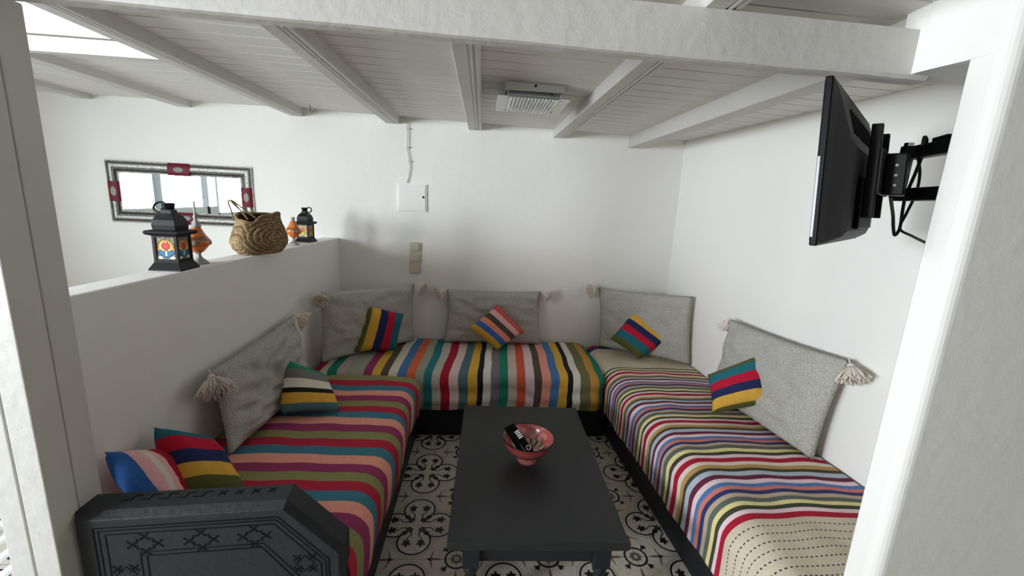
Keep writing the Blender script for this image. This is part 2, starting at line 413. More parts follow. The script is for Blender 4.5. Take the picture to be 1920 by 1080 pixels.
# the main cross beam
mbm = MB(); nx = 60; vs = []; fs = []
pr = [(0, 0), (.012, -.0), (.05, 0), (.05, .115), (0, .115)]
for i in range(nx+1):
    x = -3.6 + (1.15+3.6)*i/nx if False else -1.32 + (1.12+1.32)*i/nx
    zb = 1.966 - .016*x + .002*nz(x, 1, 0, 5); zt = 2.078 - .012*x
    th = .052 - .012*(x+1.3)/2.4
    f = 1.10 + .0015*nz(x, 7, 2, 6)
    vs += [(x, f, zt), (x, f, zb+.012), (x, f+.004, zb+.003), (x, f+.014, zb), (x, f+th, zb), (x, f+th, zt)]
for i in range(nx):
    for k in range(6): fs.append((i*6+k, (i+1)*6+k, (i+1)*6+(k+1) % 6, i*6+(k+1) % 6))
fs += [(0, 1, 2, 3, 4, 5), tuple(nx*6+k for k in range(6))[::-1]]
mbm.add(vs, fs); struct(mbm.build('trim_8', M['joist']))
# left post of two planks with grooves
po = MB()
for (x0, x1, y0, y1) in ((-1.222, -1.164, 1.05, 1.2), (-1.159, -1.1, 1.05, 1.2)): pass
core = [(-1.216, 1.056), (-1.106, 1.056), (-1.106, 1.196), (-1.216, 1.196)]
po.prism(core, 0, 1.995)
for x0, x1 in ((-1.222, -1.165), (-1.1605, -1.1)):
    for y0, y1 in ((1.05, 1.126), (1.1295, 1.2)):
        po.box((x0, y0, 0), (x1, y1, 1.995))
struct(po.build('trim_9', M['joist'], bevel=.003))
# skylight well
sk = MB()
sk.box((-3.6, SKY, 2.115), (SKX, SKY+.04, 2.175)); struct(sk.build('trim_10', M['joist']))
sk = MB(); sk.box((-3.6, SKY+.04, 2.17), (-1.0, SKY+.07, 2.235)); sk.box((-3.6, SKY+.035, 2.208), (-1.0, SKY+.04, 2.213)); struct(sk.build('trim_11', M['plaster2']))
sk = MB(); gridwall(sk, (-4.5, 2.62), (-.5, 2.62), 2.2, 2.42, .015, 4, (0, -1), step=.03); o = struct(sk.build('trim_12', M['stone'], recalc=False))

# ------------------------------------------------------------ sofas
def sofa(label, base_poly, mat_poly, loc):
    t = thing('banquette_sofa', label, 'sofa', loc)
    b = MB(); b.prism(base_poly, 0, .225); b.build('base', M['black'], t, bevel=.005)
    m = MB(); m.prism(mat_poly, .225, .425); m.build('mattress', M['mattress'], t, bevel=.03, bseg=3)
    return t
def fxr(y): return .885 + .055*(3.35-y)     # front edge of right sofa
left = sofa('black banquette along the left half wall, with a carved end panel',
     [(hx(1.22)+.01, 1.215), (-.405, 1.215), (-.392, 2.65), (hx(2.65)+.01, 2.65)],
     [(hx(1.22)+.03, 1.23), (-.44, 1.23), (-.43, 2.58), (hx(2.6)+.03, 2.58)], (-.8, 1.9, 0))
back = sofa('black wooden banquette along the back wall under the wide-striped multicolour blanket',
     [(hx(3)+.01, 2.675), (fxr(2.7)-.02, 2.675), (fxr(3.3)-.03, 3.33), (hx(3.3)+.01, 3.33)],
     [(hx(3)+.03, 2.70), (fxr(2.7)-.08, 2.70), (fxr(3.3)-.09, 3.32), (hx(3.3)+.03, 3.32)], (-.1, 3.0, 0))
right = sofa('black wooden banquette on the right under the narrow-striped cream blanket',
     [(fxr(1.0), 1.0), (rx(1.0)-.02, 1.0), (rx(3.33)-.02, 3.33), (fxr(3.33), 3.33)],
     [(fxr(1.02)+.04, 1.02), (rx(1.02)-.04, 1.02), (rx(3.3)-.04, 3.32), (fxr(3.3)+.04, 3.32)], (1.25, 2.1, 0))

# blankets -----------------------------------------------------------
def blanket(name, label, P, stripes, tprof, dash=None, wig=.006, seed=0, sub=.02):
    """P(s, t, h) -> point; stripes: list of (width, colour or ('dash', base)); s runs along the sofa"""
    mb = MB(); ss = [0.0]; cols = []
    for wd, c in stripes:
        n = max(1, int(math.ceil(wd/sub)))
        for k in range(n): ss.append(ss[-1]+wd/n); cols.append(c)
    nt_ = len(tprof); vs = []
    for s in ss:
        for j, t in enumerate(tprof): vs.append(P(s, t))
    fs = []; cl = []
    for i in range(len(ss)-1):
        for j in range(nt_-1):
            fs.append((i*nt_+j, (i+1)*nt_+j, (i+1)*nt_+j+1, i*nt_+j+1))
            c = cols[i]
            if isinstance(c[0], str): c = BLKD if (j + (i//2)) % 2 == 0 else c[1]
            cl.append(c)
    mb.add(vs, fs, cl)
    o = mb.build(name, M['cloth'], smooth=True, recalc=False)
    s = o.modifiers.new('thickness', 'SOLIDIFY'); s.thickness = .006; s.offset = -1
    return tag(o, label, 'blanket')
BLKD = lin((40, 36, 34))
K = {k: lin(v) for k, v in dict(red=(168, 34, 58), teal=(60, 114, 132), peach=(222, 150, 132), plum=(140, 52, 92), olive=(132, 130, 84),
     crimson=(160, 22, 48), cream=(208, 200, 186), green=(30, 122, 100), mauve=(176, 160, 160), sage=(150, 156, 136), must=(212, 166, 64), brown=(84, 74, 64),
     blue=(74, 116, 168), orange=(212, 100, 66), tealg=(38, 116, 124), lgrey=(178, 176, 164), pink=(216, 188, 184), slate=(82, 108, 116), black=(26, 24, 28),
     white=(214, 210, 200), gpurple=(120, 112, 118), pinkgrey=(196, 180, 170), rorange=(204, 88, 66), salmon=(226, 150, 134), dolive=(106, 104, 70),
     morange=(186, 136, 60), navy=(42, 52, 100), beige=(176, 158, 134), maroon=(96, 36, 56), ltblue=(168, 178, 190), ochre=(176, 138, 84), yellow=(214, 202, 140),
     palepink=(218, 194, 200), dgreen=(60, 62, 46), salm2=(196, 116, 104), cream2=(196, 184, 164), gr2=(88, 96, 92)).items()}

def smooth(a, b, x): x = max(0, min(1, (x-a)/(b-a))); return x*x*(3-2*x)
# generic cross profile: t in [0,1] -> (across fraction 0..1 then down), computed by arclength
def profile(W, top, bot, r, t):
    """distance across from the wall edge and height at arclength fraction t"""
    L1 = W-r; L2 = r*PI/2; L3 = top-r-bot; L = L1+L2+L3; d = t*L
    if d < L1: return d, top, 0
    if d < L1+L2: a = (d-L1)/r; return L1+r*math.sin(a), top-r+r*math.cos(a), a/(PI/2)
    return W, top-r-(d-L1-L2), 1

def left_P(s, t):
    y = 2.63 - s; x0 = hx(y)+.012; xf = -.375 - .008*math.sin(y*9+.4)*smooth(1.2, 1.5, y) - .022*smooth(1.42, 1.24, y)
    d, z, fr_ = profile(xf-x0, .462, .205, .075, t)
    x = x0+d
    z += .006*nz(x*2, y*2, 1, 3) + .010*math.sin(min(1, d/(xf-x0))*PI)*(.6+.4*math.sin(y*5))
    end = smooth(0, .05, s); z -= (1-end)*.05
    y += .010*nz(x*3, y*1.2, 3, 2)*1.2 + .006*nz(x*2, y*6, 5) + .012*fr_
    x += fr_*(.006*nz(y*8, z*3, 2, 1) + .010*math.sin((.46-z)*12))
    return (x, y, z)
tp = [i/44 for i in range(45)]
st = [(.02, K['plum']), (.035, K['plum'])]; lseq = ['olive', 'red', 'teal', 'peach', 'plum']; acc = .055; i = 0
while acc < 1.425:
    w_ = .065 if i < 14 else .058
    w_ = min(w_, 1.43-acc); st.append((w_, K[lseq[i % 5]])); acc += w_; i += 1
blanket('striped_blanket', 'plum, olive, red, teal and peach striped blanket on the left banquette', left_P, st, tp)

def back_P(s, t):
    x = -1.07 + s; y0 = 3.325; yf = 2.625 + .006*math.sin(x*11)
    d, z, fr_ = profile(y0-yf, .462, .222 + .006*math.sin(x*4), .06, t)
    y = y0-d
    z += .006*nz(x*2, y*2, 9, 3) + .012*math.sin(min(1, d/(y0-yf))*PI)
    endL = smooth(0, .14, s); endR = smooth(1.97, 1.86, s)
    z -= (1-endL)*.05 + (1-endR)*.04*(1-fr_)
    x2 = x + .014*nz(x*1.5, y*2, 4, 2) + .02*fr_*nz(x*3, z*4, 6, 1) + .03*math.sin((y0-y)*5+1.0)*.4
    # the hanging front has sagging folds
    y += fr_*(.007*math.sin(z*60+nz(x, 1, 1, 3)*6)*smooth(.44, .38, z) + .006*nz(x*6, z*2, 8, 1) - .010*math.exp(-((z-.285-.01*math.sin(x*5))/.022)**2))
    # right end rounds inward along the neighbouring sofa
    y += fr_*.10*smooth(1.84, 1.97, s)**2
    return (min(x2, fxr(y)-.012), y, z)
seq = ['crimson', 'cream', 'green', 'mauve', 'sage', 'sage', 'plum', 'must', 'brown', 'cream', 'blue', 'orange', 'sage', 'tealg', 'lgrey', 'crimson', 'pink', 'slate', 'must', 'black', 'white', 'gpurple', 'green', 'pinkgrey', 'rorange', 'palepink', 'brown', 'salmon', 'blue', 'must', 'black', 'white', 'dolive', 'morange', 'green']
wd = [1.0]*len(seq); 
for i, n in enumerate(seq):
    if n == 'black': wd[i] = .62
    if n == 'white': wd[i] = .85
    if n == 'brown': wd[i] = .85
    if n == 'dolive': wd[i] = 1.15
tot = sum(wd); st = [(a*1.955/tot, K[n]) for a, n in zip(wd, seq)]
blanket('striped_blanket', 'multicolour blanket with wide front-to-back stripes covering the banquette at the back wall', back_P, st, tp)

def right_P(s, t):
    y = 3.32 - s; x0 = rx(y)-.018; xf = fxr(y)-.028 + .004*math.sin(y*10)
    d, z, fr_ = profile(x0-xf, .462, .19, .10, t)
    x = x0-d
    z += .006*nz(x*2, y*2, 21, 3) + .010*math.sin(min(1, d/(x0-xf))*PI)
    z -= (1-smooth(0, .07, s))*.05
    y += .014*nz(x*2.2, y*1.5, 14, 2) + .010*nz(x*5, y*3, 17, 1.5) - .03*fr_*0 + .012*fr_*nz(y*9, 3, 1)
    x += fr_*(-.004+.007*nz(y*12, z*5, 12, 1))
    z += .008*max(0, nz(x*4, y*5, 31, 1.6))
    return (x, y, z)
DS = ('dash', K['cream2'])
def dashes(n, gap): 
    o = []
    for k in range(n): o += [(gap, K['cream2']), (.0045, DS)]
    return o + [(gap, K['cream2'])]
period = [('gr2', 1.1), ('yellow', 1), ('dgreen', .9), ('palepink', .9), ('crimson', 1.25), ('cream', 1), ('ochre', 1), ('dgreen', .8), ('ltblue', 1.1), ('maroon', 1), ('palepink', 1), ('blue', .9), ('salm2', .9), ('navy', .9), ('beige', .9)]
st = [(.045, K['tealg']), (.05, K['crimson']), (.055, K['navy'])] + dashes(13, .0235)
u = .356/sum(b for _, b in period)
for r_ in range(4): st += [(b*u*(.88+.04*r_), K[a]) for a, b in period]
st += [(.024, K['gr2']), (.022, K['yellow']), (.022, K['dgreen']), (.022, K['palepink']), (.03, K['crimson'])]
st += dashes(12, .030)
tot = sum(a for a, _ in st)
used = 0; out = []
for a, c in st:
    if used+a > 2.31: break
    out.append((a, c)); used += a
blanket('striped_blanket', 'cream blanket with narrow multicolour stripes and dotted bands covering the right banquette', right_P, out, [i/110 for i in range(111)], sub=.022)

# ------------------------------------------------------------ carved end panel (part of the left sofa)
def PF(u, z, d=0):
    """point on the panel front: u in metres from the left end"""
    a = Vector((-1.098, 1.092, 0)); b = Vector((-.392, 1.155, 0)); dr = (b-a).normalized(); n = Vector((dr.y, -dr.x, 0))
    p = a+dr*u+n*d; return Vector((p.x, p.y, z))
PW = .709
out2 = [(0, 0), (PW, 0), (PW, .515), (.55, .69), (0, .69)]
pb = MB()
inn = [(.012, 0), (PW-.012, 0), (PW-.012, .505), (.545, .672), (.012, .672)]
n = 5
vs = [PF(u, z, 0) for u, z in inn] + [PF(u, z, -.022) for u, z in out2] + [PF(u, z, -.095) for u, z in out2]
fs = [(0, 1, 2, 3, 4), (14, 13, 12, 11, 10)]
for r_ in range(2):
    for k in range(5): fs.append((r_*5+k, (r_+1)*5+k, (r_+1)*5+(k+1) % 5, r_*5+(k+1) % 5))
pb.add(vs, fs); pan = pb.build('end_panel', M['panel'], left, bevel=.003)
pan['label'] = 'charcoal end panel carved with star motifs'
cv = MB()
def groove(pts, w=.004, dd=.0009, closed=False):
    for k in strip(pts, w, closed):
        vs = [PF(p[0], p[1], .0004) for p in k]; mid = [(k[0][0]+k[3][0])/2, (k[0][1]+k[3][1])/2, (k[1][0]+k[2][0])/2, (k[1][1]+k[2][1])/2]
        vs += [PF(mid[0], mid[1], dd), PF(mid[2], mid[3], dd)]
        cv.add(vs, [(0, 1, 5, 4), (4, 5, 2, 3)])
for off, w_ in ((.052, .006), (.064, .005), (.080, .005), (.160, .005), (.176, .006)):
    groove([(off, .03), (off, .69-off*.8), (.55-off*.40, .69-off*.8), (PW-off*.8, .515-off*.5), (PW-off*.8, .03)], w_)
for k_ in range(3):
    cx = .175+.145*k_; cz = .588
    if k_ == 2: cx = .462
    s_ = .030
    ring = []
    for i in range(16):
        a = PI/8*i; r_ = s_*(1.0 if i % 2 == 0 else .72); ring.append((cx+r_*math.cos(a), cz+r_*math.sin(a)*.78))
    groove(ring, .005, closed=True)
    for q in range(4):
        a = q*PI/2; px, pz = cx+s_*1.08*math.cos(a), cz+s_*.86*math.sin(a)
        for sg in (-1, 1):
            dx, dz = .012, .010*sg
            groove([(px-dx*1.15, pz-dz*1.2), (px+dx*1.15, pz+dz*1.2)], .006, .001)
# star on the slanting side and below on the left
for cx, cz in ((.118, .49), (.598, .48), (.118, .37), (.118, .25), (.622, .36), (.622, .24)):
    ring = []
    for i in range(16):
        a = PI/8*i; r_ = .028*(1.0 if i % 2 == 0 else .72); ring.append((cx+r_*math.cos(a), cz+r_*math.sin(a)))
    groove(ring, .005, closed=True)
    for q in range(4):
        a = q*PI/2+PI/4; px, pz = cx+.030*math.cos(a), cz+.030*math.sin(a)
        for sg in (-1, 1): groove([(px-.012, pz-.011*sg), (px+.012, pz+.011*sg)], .006, .001)
cv.build('carving', M['groove'], left, recalc=False)
# carved marks on the bevelled top edge
tv = MB()
def onbev(u, t): 
    a = PF(.012+u, .672, 0); b = PF(u, .69, -.022)
    p = a.lerp(b, t); return p + Vector((0, -.0004, .0007))
def mark(p, q, w=.003):
    a, b = onbev(*p), onbev(*q); tv.beam(a, b, w, .0012, up=(0, -.63, .77))
def ontop(u, d): return PF(u, .6905, -.022-d)
for k_ in range(5):
    u = .09+.047*k_
    pts = [(u, .035), (u+.026, .035), (u+.026, .055), (u+.047, .055)]
    for p, q in zip(pts[:-1], pts[1:]): tv.beam(ontop(*p), ontop(*q), .003, .0015)
tv.build('meander_carving', M['groove'], left)
for k_ in range(4):
    tv = MB(); u = .355+.046*k_
    tv.beam(ontop(u-.010, .036), ontop(u+.010, .056), .003, .0015); tv.beam(ontop(u-.010, .056), ontop(u+.010, .036), .003, .0015)
    tv.build('cross_carving', M['groove'], left)

# ------------------------------------------------------------ coffee table
TA = math.radians(-1.1)
def TT(x, y, z):
    c, s = math.cos(TA), math.sin(TA); return Vector((.258+x*c-y*s, 1.815+x*s+y*c, z))
tb = thing('coffee_table', 'low black wooden coffee table in the middle of the patterned floor', 'table', (.247, 1.815, 0))
def tbox(mb, a, b):
    vs = [TT(x, y, z) for z in (a[2], b[2]) for y in (a[1], b[1]) for x in (a[0], b[0])]
    mb.add(vs, [(0,2,3,1),(4,5,7,6),(0,1,5,4),(2,6,7,3),(0,4,6,2),(1,3,7,5)])
m_ = MB(); tbox(m_, (-.332, -.518, .368), (.332, .518, .4)); m_.build('tabletop', M['blacktop'], tb, bevel=.006, bseg=3)
m_ = MB()
for sx in (-1, 1):
    x = sx*.245; tbox(m_, (x-.011, -.44, .275), (x+.011, .44, .368))
for sy in (-1, 1):
    y_ = sy*.455; tbox(m_, (-.22, y_-.011, .275), (.22, y_+.011, .368))
m_.build('apron', M['black'], tb, bevel=.002)
for sx in (-1, 1):
    for sy in (-1, 1):
        m_ = MB(); x, y_ = sx*.245, sy*.458
        tbox(m_, (x-.031, y_-.031, .262), (x+.031, y_+.031, .368))
        c_ = TT(x, y_, 0)
        prof = [(0, 0), (.022, 0), (.026, .012), (.024, .03), (.018, .05), (.024, .085), (.030, .13), (.029, .17), (.022, .205), (.018, .22), (.027, .235), (.029, .25), (.024, .262), (0, .262)]
        m_.lathe(prof, c_, 20)
        m_.build('leg', M['black'], tb, smooth=False, bevel=.0015)

# bowl
bl = thing('bowl', 'pink-red glazed ceramic bowl on the black coffee table holding two remotes', 'bowl', (.252, 1.80, .4))
BR = .122
def bcol(i, k): return bowlcols[i]
outer = [(0, .006), (.040, .006), (.043, 0), (.048, 0), (.046, .012), (.042, .024), (.060, .036), (.085, .054), (.106, .078), (.118, .102), (.1225, .118)]
inner = [(.1225, .118), (.121, .1215), (.117, .120), (.110, .100), (.097, .078), (.083, .062), (.066, .048), (.05, .040), (.03, .034), (.012, .032), (0, .032)]
PK = lin((172, 84, 82)); PK2 = lin((150, 58, 58)); DK = lin((40, 14, 16)); CR = lin((190, 170, 130)); PK3 = lin((196, 120, 112))
oc = [PK, PK, PK, PK3, PK3, PK2, PK, PK, PK, PK2]
m_ = MB(); m_.lathe(outer, (.252, 1.80, .4), 48, oc)
def icol(i, k):
    if i == 0 or i == 1: return DK
    if i in (2, 3): return PK3 if (k//3) % 3 == 1 and i == 3 else PK
    if i == 4: return PK if (k//2) % 4 else PK3
    if i == 5: return DK if k % 3 == 0 else CR
    if i == 6: return CR if (k//3) % 2 else lin((120, 92, 60))
    if i == 7: return DK if (k//2) % 3 == 0 else CR
    return CR if i == 8 else lin((150, 128, 92))
m_.lathe(inner, (.252, 1.80, .4), 48, icol); m_.build('vessel', M['glaze'], bl, smooth=True, recalc=True, weld=True)
rr = MB(); rr.tube([(.252+.1215*math.cos(a*PI/24), 1.80+.1215*math.sin(a*PI/24), .52) for a in range(49)], .0022, 6, cap=False)
o = rr.build('rim', M['blackmetal'], bl, smooth=True); o['label'] = 'thin black rim'

def remote(a, b, w, label, white=True, up=(0, -.4, .9)):
    a = Vector(a); b = Vector(b); d = (b-a).normalized(); x = d.cross(Vector(up)).normalized(); n = x.cross(d); L = (b-a).length
    Mx = Matrix((x, d, n)).transposed().to_4x4(); Mx.translation = a
    t = thing('remote_control', label, 'remote control', a)
    m = MB(); m.box((-w/2, 0, -.008), (w/2, L, .008), M=Mx); m.build('casing', M['blackplastic'], t, bevel=.003)
    if white:
        for r_ in range(4):
            for c_ in (-1, 0, 1):
                m = MB(); x0, y0 = c_*w*.27, L*.56+r_*.011
                m.box((x0-w*.11, y0, .0085), (x0+w*.11, y0+.007, .0105), M=Mx)
                o = m.build('button', M['whiteplastic'], t); 
        m = MB(); pts = [Mx @ Vector((.010*math.cos(q*PI/8), L*.26+.010*math.sin(q*PI/8), .009)) for q in range(17)]
        m.tube(pts, .0022, 6, cap=False); m.build('dial_ring', M['whiteplastic'], t, smooth=True)
    else:
        for r_ in range(5):
            m = MB(); m.box((-w*.2, L*.2+r_*.02, .0085), (w*.2, L*.2+r_*.02+.008, .0095), M=Mx); m.build('button', M['blackmetal'], t)
remote((.278, 1.748, .449), (.172, 1.863, .545), .030, 'black remote control with white buttons and a round dial in the pink bowl', True)
remote((.235, 1.755, .447), (.148, 1.838, .548), .022, 'slim plain black remote control lying under the one with white buttons', False)

# ------------------------------------------------------------ cushions
def bilinear(q, u, v):
    """q: TL,TR,BR,BL; u 0..1 left to right, v 0..1 top to bottom"""
    a = q[0].lerp(q[1], u); b = q[3].lerp(q[2], u); return a.lerp(b, v)
def pillow_mesh(q, T_, cuts=None, cols=None, n=22, pinch=.06, seed=0, wr=.006, power=.55, back_T=None, axis='u', sag=0):
    q = [Vector(p) for p in q]
    nrm = (q[1]-q[0]).cross(q[3]-q[0]).normalized()          # TL->TR x TL->BL
    if nrm.dot(Vector((0, 0, 1.6))-q[0]) < 0: nrm = -nrm
    # parameter lines
    def lines():
        L = [i/n for i in range(n+1)]; return L
    A = lines(); B = lines()
    if cuts:
        A = []; prev = 0; acols = []
        for c, col in zip(list(cuts)+[1], cols):
            k = max(1, int(round((c-prev)*n)))
            for i in range(k): A.append(prev+(c-prev)*i/k); acols.append(col)
            prev = c
        A.append(1)
    mb = MB(); na, nb = len(A), len(B)
    for side, TH in ((1, T_*.5), (-1, (back_T if back_T is not None else T_*.5))):
        vs = []
        for a in A:
            for b in B:
                u, v = (a, b) if axis == 'u' else (b, a)
                uu, vv = 2*u-1, 2*v-1
                pu = uu*(1-pinch*(1-vv*vv)); pv = vv*(1-pinch*(1-uu*uu))
                p = bilinear(q, (pu+1)/2, (pv+1)/2)
                h = max(0, (1-uu**4)*(1-vv**4))**power
                h = h*TH*(1+.12*nz(uu*1.3+seed, vv*1.3, side, 1)) 
                e = min(1, 6*min(1-abs(uu), 1-abs(vv)))
                h += wr*e*(nz(uu*2.3+seed, vv*3, 4, 1.3) + .5*nz(uu*6+seed, vv*6, 9, 1))
                # gathers running from the corners
                h += wr*.6*e*math.sin(10*(uu*vv)+seed)*abs(uu*vv)
                p = p + nrm*h*side
                p.z -= sag*(1-abs(vv))*(1-uu*uu)
                vs.append(p)
        fs = []; cl = []
        for i in range(na-1):
            for j in range(nb-1):
                f = (i*nb+j, (i+1)*nb+j, (i+1)*nb+j+1, i*nb+j+1)
                fs.append(f if side == 1 else f[::-1]); cl.append(acols[i] if cuts else None)
        mb.add(vs, fs, cl)
    return mb, nrm
def tassel(parent, knot, direction, length=.085, spread=1.0, seed=0, strands=170):
    rnd = random.Random(seed); m = MB(); k = Vector(knot); d = Vector(direction).normalized()
    x = d.cross(Vector((.3, .2, .9))).normalized(); y = x.cross(d)
    m.tube([k-d*.012, k+d*.02], .003, 6)
    m.tube([k+d*.014, k+d*.018, k+d*.026, k+d*.034, k+d*.038], [.006, .012, .0145, .012, .007], 10)
    for i in range(strands):
        a = rnd.uniform(0, 2*PI); rad = math.sqrt(rnd.random()); L = length*rnd.uniform(.82, 1.05)
        o = (x*math.cos(a)+y*math.sin(a)); p = []
        for s in (0, .3, .6, .85, 1):
            sp = rad*spread*(s**.75)*.62*L
            g = Vector((0, 0, -.012*s*s))
            p.append(k+d*(.026+L*s*.72*(1-.25*rad*s)) + o*(.008+sp) + g)
        m.tube(p, [.0018, .0032, .0036, .0034, .0022], 4)
    return m.build('tassel', M['tassel'], parent, smooth=True, recalc=False)
def grey_cushion(label, q, T_, tassels, seed=0, wr=.018, pinch=.045, sag=.012):
    loc = sum((Vector(p) for p in q), Vector())/4; loc.z = min(p[2] for p in q)
    t = thing('back_cushion', label, 'cushion', loc, 'grey woven back cushions')
    mb, nr = pillow_mesh(q, T_, n=34, pinch=pinch, seed=seed, wr=wr, power=.5, back_T=T_*.25, sag=sag)
    mb.build('cover', M['grey'], t, smooth=True, recalc=False, weld=True)
    for i, (ci, d) in enumerate(tassels):
        kq = Vector(q[ci]); tassel(t, kq+nr*.012, d[:3], length=(d[3] if len(d) > 3 else .09), seed=seed*10+i)
    return t
grey_cushion('grey back cushion in the left corner, a tassel on each top corner',
    [(-1.045, 2.80, .945), (-.505, 3.29, .925), (-.497, 3.25, .475), (-1.035, 2.74, .475)], .12, [(0, (.25, -.75, -.45)), (1, (.8, -.3, -.3))], 1)
grey_cushion('grey two-tasselled back cushion behind the pink and coral striped cushion',
    [(-.255, 3.30, .888), (.487, 3.30, .897), (.50, 3.23, .475), (-.272, 3.23, .475)], .12, [(0, (-.85, -.3, -.35)), (1, (.85, -.3, -.35))], 2)
grey_cushion('grey back cushion in the right back corner, one tassel showing',
    [(.948, 3.30, .948), (1.535, 2.90, .983), (1.56, 2.85, .48), (.975, 3.22, .475)], .12, [(0, (-.8, -.3, -.2))], 3)
grey_cushion('grey back cushion on the right wall, nearest the television, big tassel at upper right',
    [(1.535, 2.42, .955), (1.62, 1.645, .99), (1.585, 1.69, .475), (1.47, 2.40, .475)], .11, [(1, (-.15, -.75, -.85, .098)), (0, (.1, .45, -.9, .06))], 4, sag=.055)
grey_cushion('slumped creased grey back cushion leaning on the half wall',
    [(-1.145, 1.79, .815), (-1.105, 2.53, .862), (-.985, 2.45, .47), (-1.035, 1.70, .475)], .12, [(0, (.55, -.55, -.75, .12)), (1, (.75, .3, -.45, .085))], 5, wr=.03, pinch=.05, sag=.04)

S = {k: lin(v) for k, v in dict(olive=(86, 88, 44), must=(208, 160, 64), navy=(34, 41, 84), crim=(178, 22, 52), teal=(32, 100, 114), coral=(206, 82, 74), pink=(224, 172, 174),
     brown=(78, 72, 60), salmon=(234, 142, 122), blue=(52, 98, 168), green=(40, 122, 98), grey=(110, 112, 108), white=(214, 206, 192), black=(30, 28, 30), slate=(76, 104, 114), red=(168, 24, 50), cream=(206, 198, 184)).items()}
def small(label, q, T_, stripes, axis, seed, wr=.004):
    tot = sum(a for a, _ in stripes); acc = 0; cuts = []
    for a, _ in stripes[:-1]: acc += a/tot; cuts.append(acc)
    mb, nr = pillow_mesh(q, T_, cuts, [S[c] for _, c in stripes], n=24, pinch=.05, seed=seed, wr=wr, axis=axis, power=.6)
    # piping seam round the edge keeps it a sewn cushion
    o = mb.build('throw_cushion', M['cloth'], smooth=True, recalc=False, weld=True)
    return tag(o, label, 'cushion', 'small striped throw cushions')
std = [(.7, 'olive'), (1.5, 'must'), (1.4, 'navy'), (1.4, 'crim'), (1.4, 'teal'), (.5, 'olive')]
small('small cushion with upright mustard, navy and crimson stripes in the left corner',
    [(-.785, 2.98, .83), (-.545, 3.06, .742), (-.585, 2.98, .49), (-.86, 2.87, .51)], .12, [(.9, 'olive'), (1.5, 'must'), (1.3, 'navy'), (1.2, 'crim'), (1.2, 'teal'), (.25, 'olive')], 'u', 11)
small('small tilted cushion with coral, pink, brown, salmon and blue stripes',
    [(.14, 3.20, .802), (.359, 3.15, .608), (.15, 3.06, .480), (-.071, 3.10, .641)], .11, [(1.2, 'coral'), (1.2, 'pink'), (1.2, 'brown'), (1.2, 'salmon'), (1.2, 'blue'), (1.3, 'must')], 'v', 12)
small('small tilted mustard, navy, crimson and teal cushion in the right back corner',
    [(1.187, 3.10, .816), (1.441, 2.95, .64), (1.197, 2.91, .495), (.998, 3.02, .609)], .11, [(.5, 'olive'), (1.3, 'must'), (1.2, 'navy'), (1.3, 'crim'), (1.5, 'teal'), (1.0, 'olive')], 'v', 13)
small('small cushion with level teal, crimson, navy and mustard stripes near the right wall',
    [(1.325, 2.22, .672), (1.56, 2.12, .845), (1.575, 1.99, .616), (1.29, 2.06, .508)], .12, [(1.0, 'olive'), (1.4, 'teal'), (1.4, 'crim'), (1.3, 'navy'), (1.5, 'must'), (.4, 'olive')], 'v', 14)
small('small cushion with green, grey, white, black and mustard stripes',
    [(-.965, 2.153, .73), (-.89, 2.36, .58), (-.702, 2.085, .485), (-.953, 2.001, .51)], .13, [(1.2, 'green'), (1.5, 'grey'), (1.5, 'white'), (.8, 'black'), (1.7, 'must'), (1.5, 'slate')], 'v', 15)
small('small reclining teal, crimson, navy, mustard and olive cushion behind the carved panel',
    [(-1.165, 1.50, .725), (-1.07, 1.64, .60), (-.80, 1.41, .50), (-1.03, 1.38, .51)], .13, [(1.2, 'teal'), (1.5, 'crim'), (1.4, 'navy'), (1.4, 'must'), (1.7, 'olive')], 'v', 16)
small('small blue, pink, crimson and green striped cushion beside the white post',
    [(-1.172, 1.305, .75), (-1.17, 1.56, .60), (-.99, 1.47, .49), (-1.03, 1.275, .51)], .11, [(.55, 'blue'), (.8, 'pink'), (.5, 'white'), (.6, 'pink'), (1.3, 'red'), (.8, 'cream'), (1.0, 'green')], 'u', 17)

# ------------------------------------------------------------ mirror on the back wall
mr = thing('wall_mirror', 'rectangular mirror in a hammered silver frame with maroon inlays on the back wall', 'mirror', (-2.18, 3.35, 1.29))
XL, XR, ZB, ZT = -2.69, -1.685, 1.30, 1.735
yf = 3.345
def frame_side(a, b, na_, nb_):
    """half-round moulding between outer corners a,b mitred to inner corners"""
    pass
fw = .09; m_ = MB(); 
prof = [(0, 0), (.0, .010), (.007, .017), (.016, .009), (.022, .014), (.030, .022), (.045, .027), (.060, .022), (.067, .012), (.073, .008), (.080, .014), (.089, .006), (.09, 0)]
fcol = [lin((v, v-2, v-6)) for v in (170, 225, 120, 90, 215, 235, 120, 70, 95, 215, 225, 150)]  # highlights and dark troughs of the moulding painted in, along with tarnish
cor = [(XL, ZB), (XR, ZB), (XR, ZT), (XL, ZT)]; dirs = [(1, 1), (-1, 1), (-1, -1), (1, -1)]
vs = []
for (cx, cz), (dx, dz) in zip(cor, dirs):
    for w_, h in prof: vs.append((cx+dx*w_, yf-h*.6, cz+dz*w_))
n = len(prof); fs = []
for c_ in range(4):
    for k in range(n-1): fs.append((c_*n+k, ((c_+1) % 4)*n+k, ((c_+1) % 4)*n+k+1, c_*n+k+1))
m_.add(vs, fs, fcol*4); m_.build('frame', M['metalframe'], mr)
g_ = MB(); g_.box((XL+.085, 3.336, ZB+.085), (XR-.085, 3.342, ZT-.085)); g_.build('glass', M['mirror'], mr)
midx, midz = (XL+XR)/2, (ZB+ZT)/2
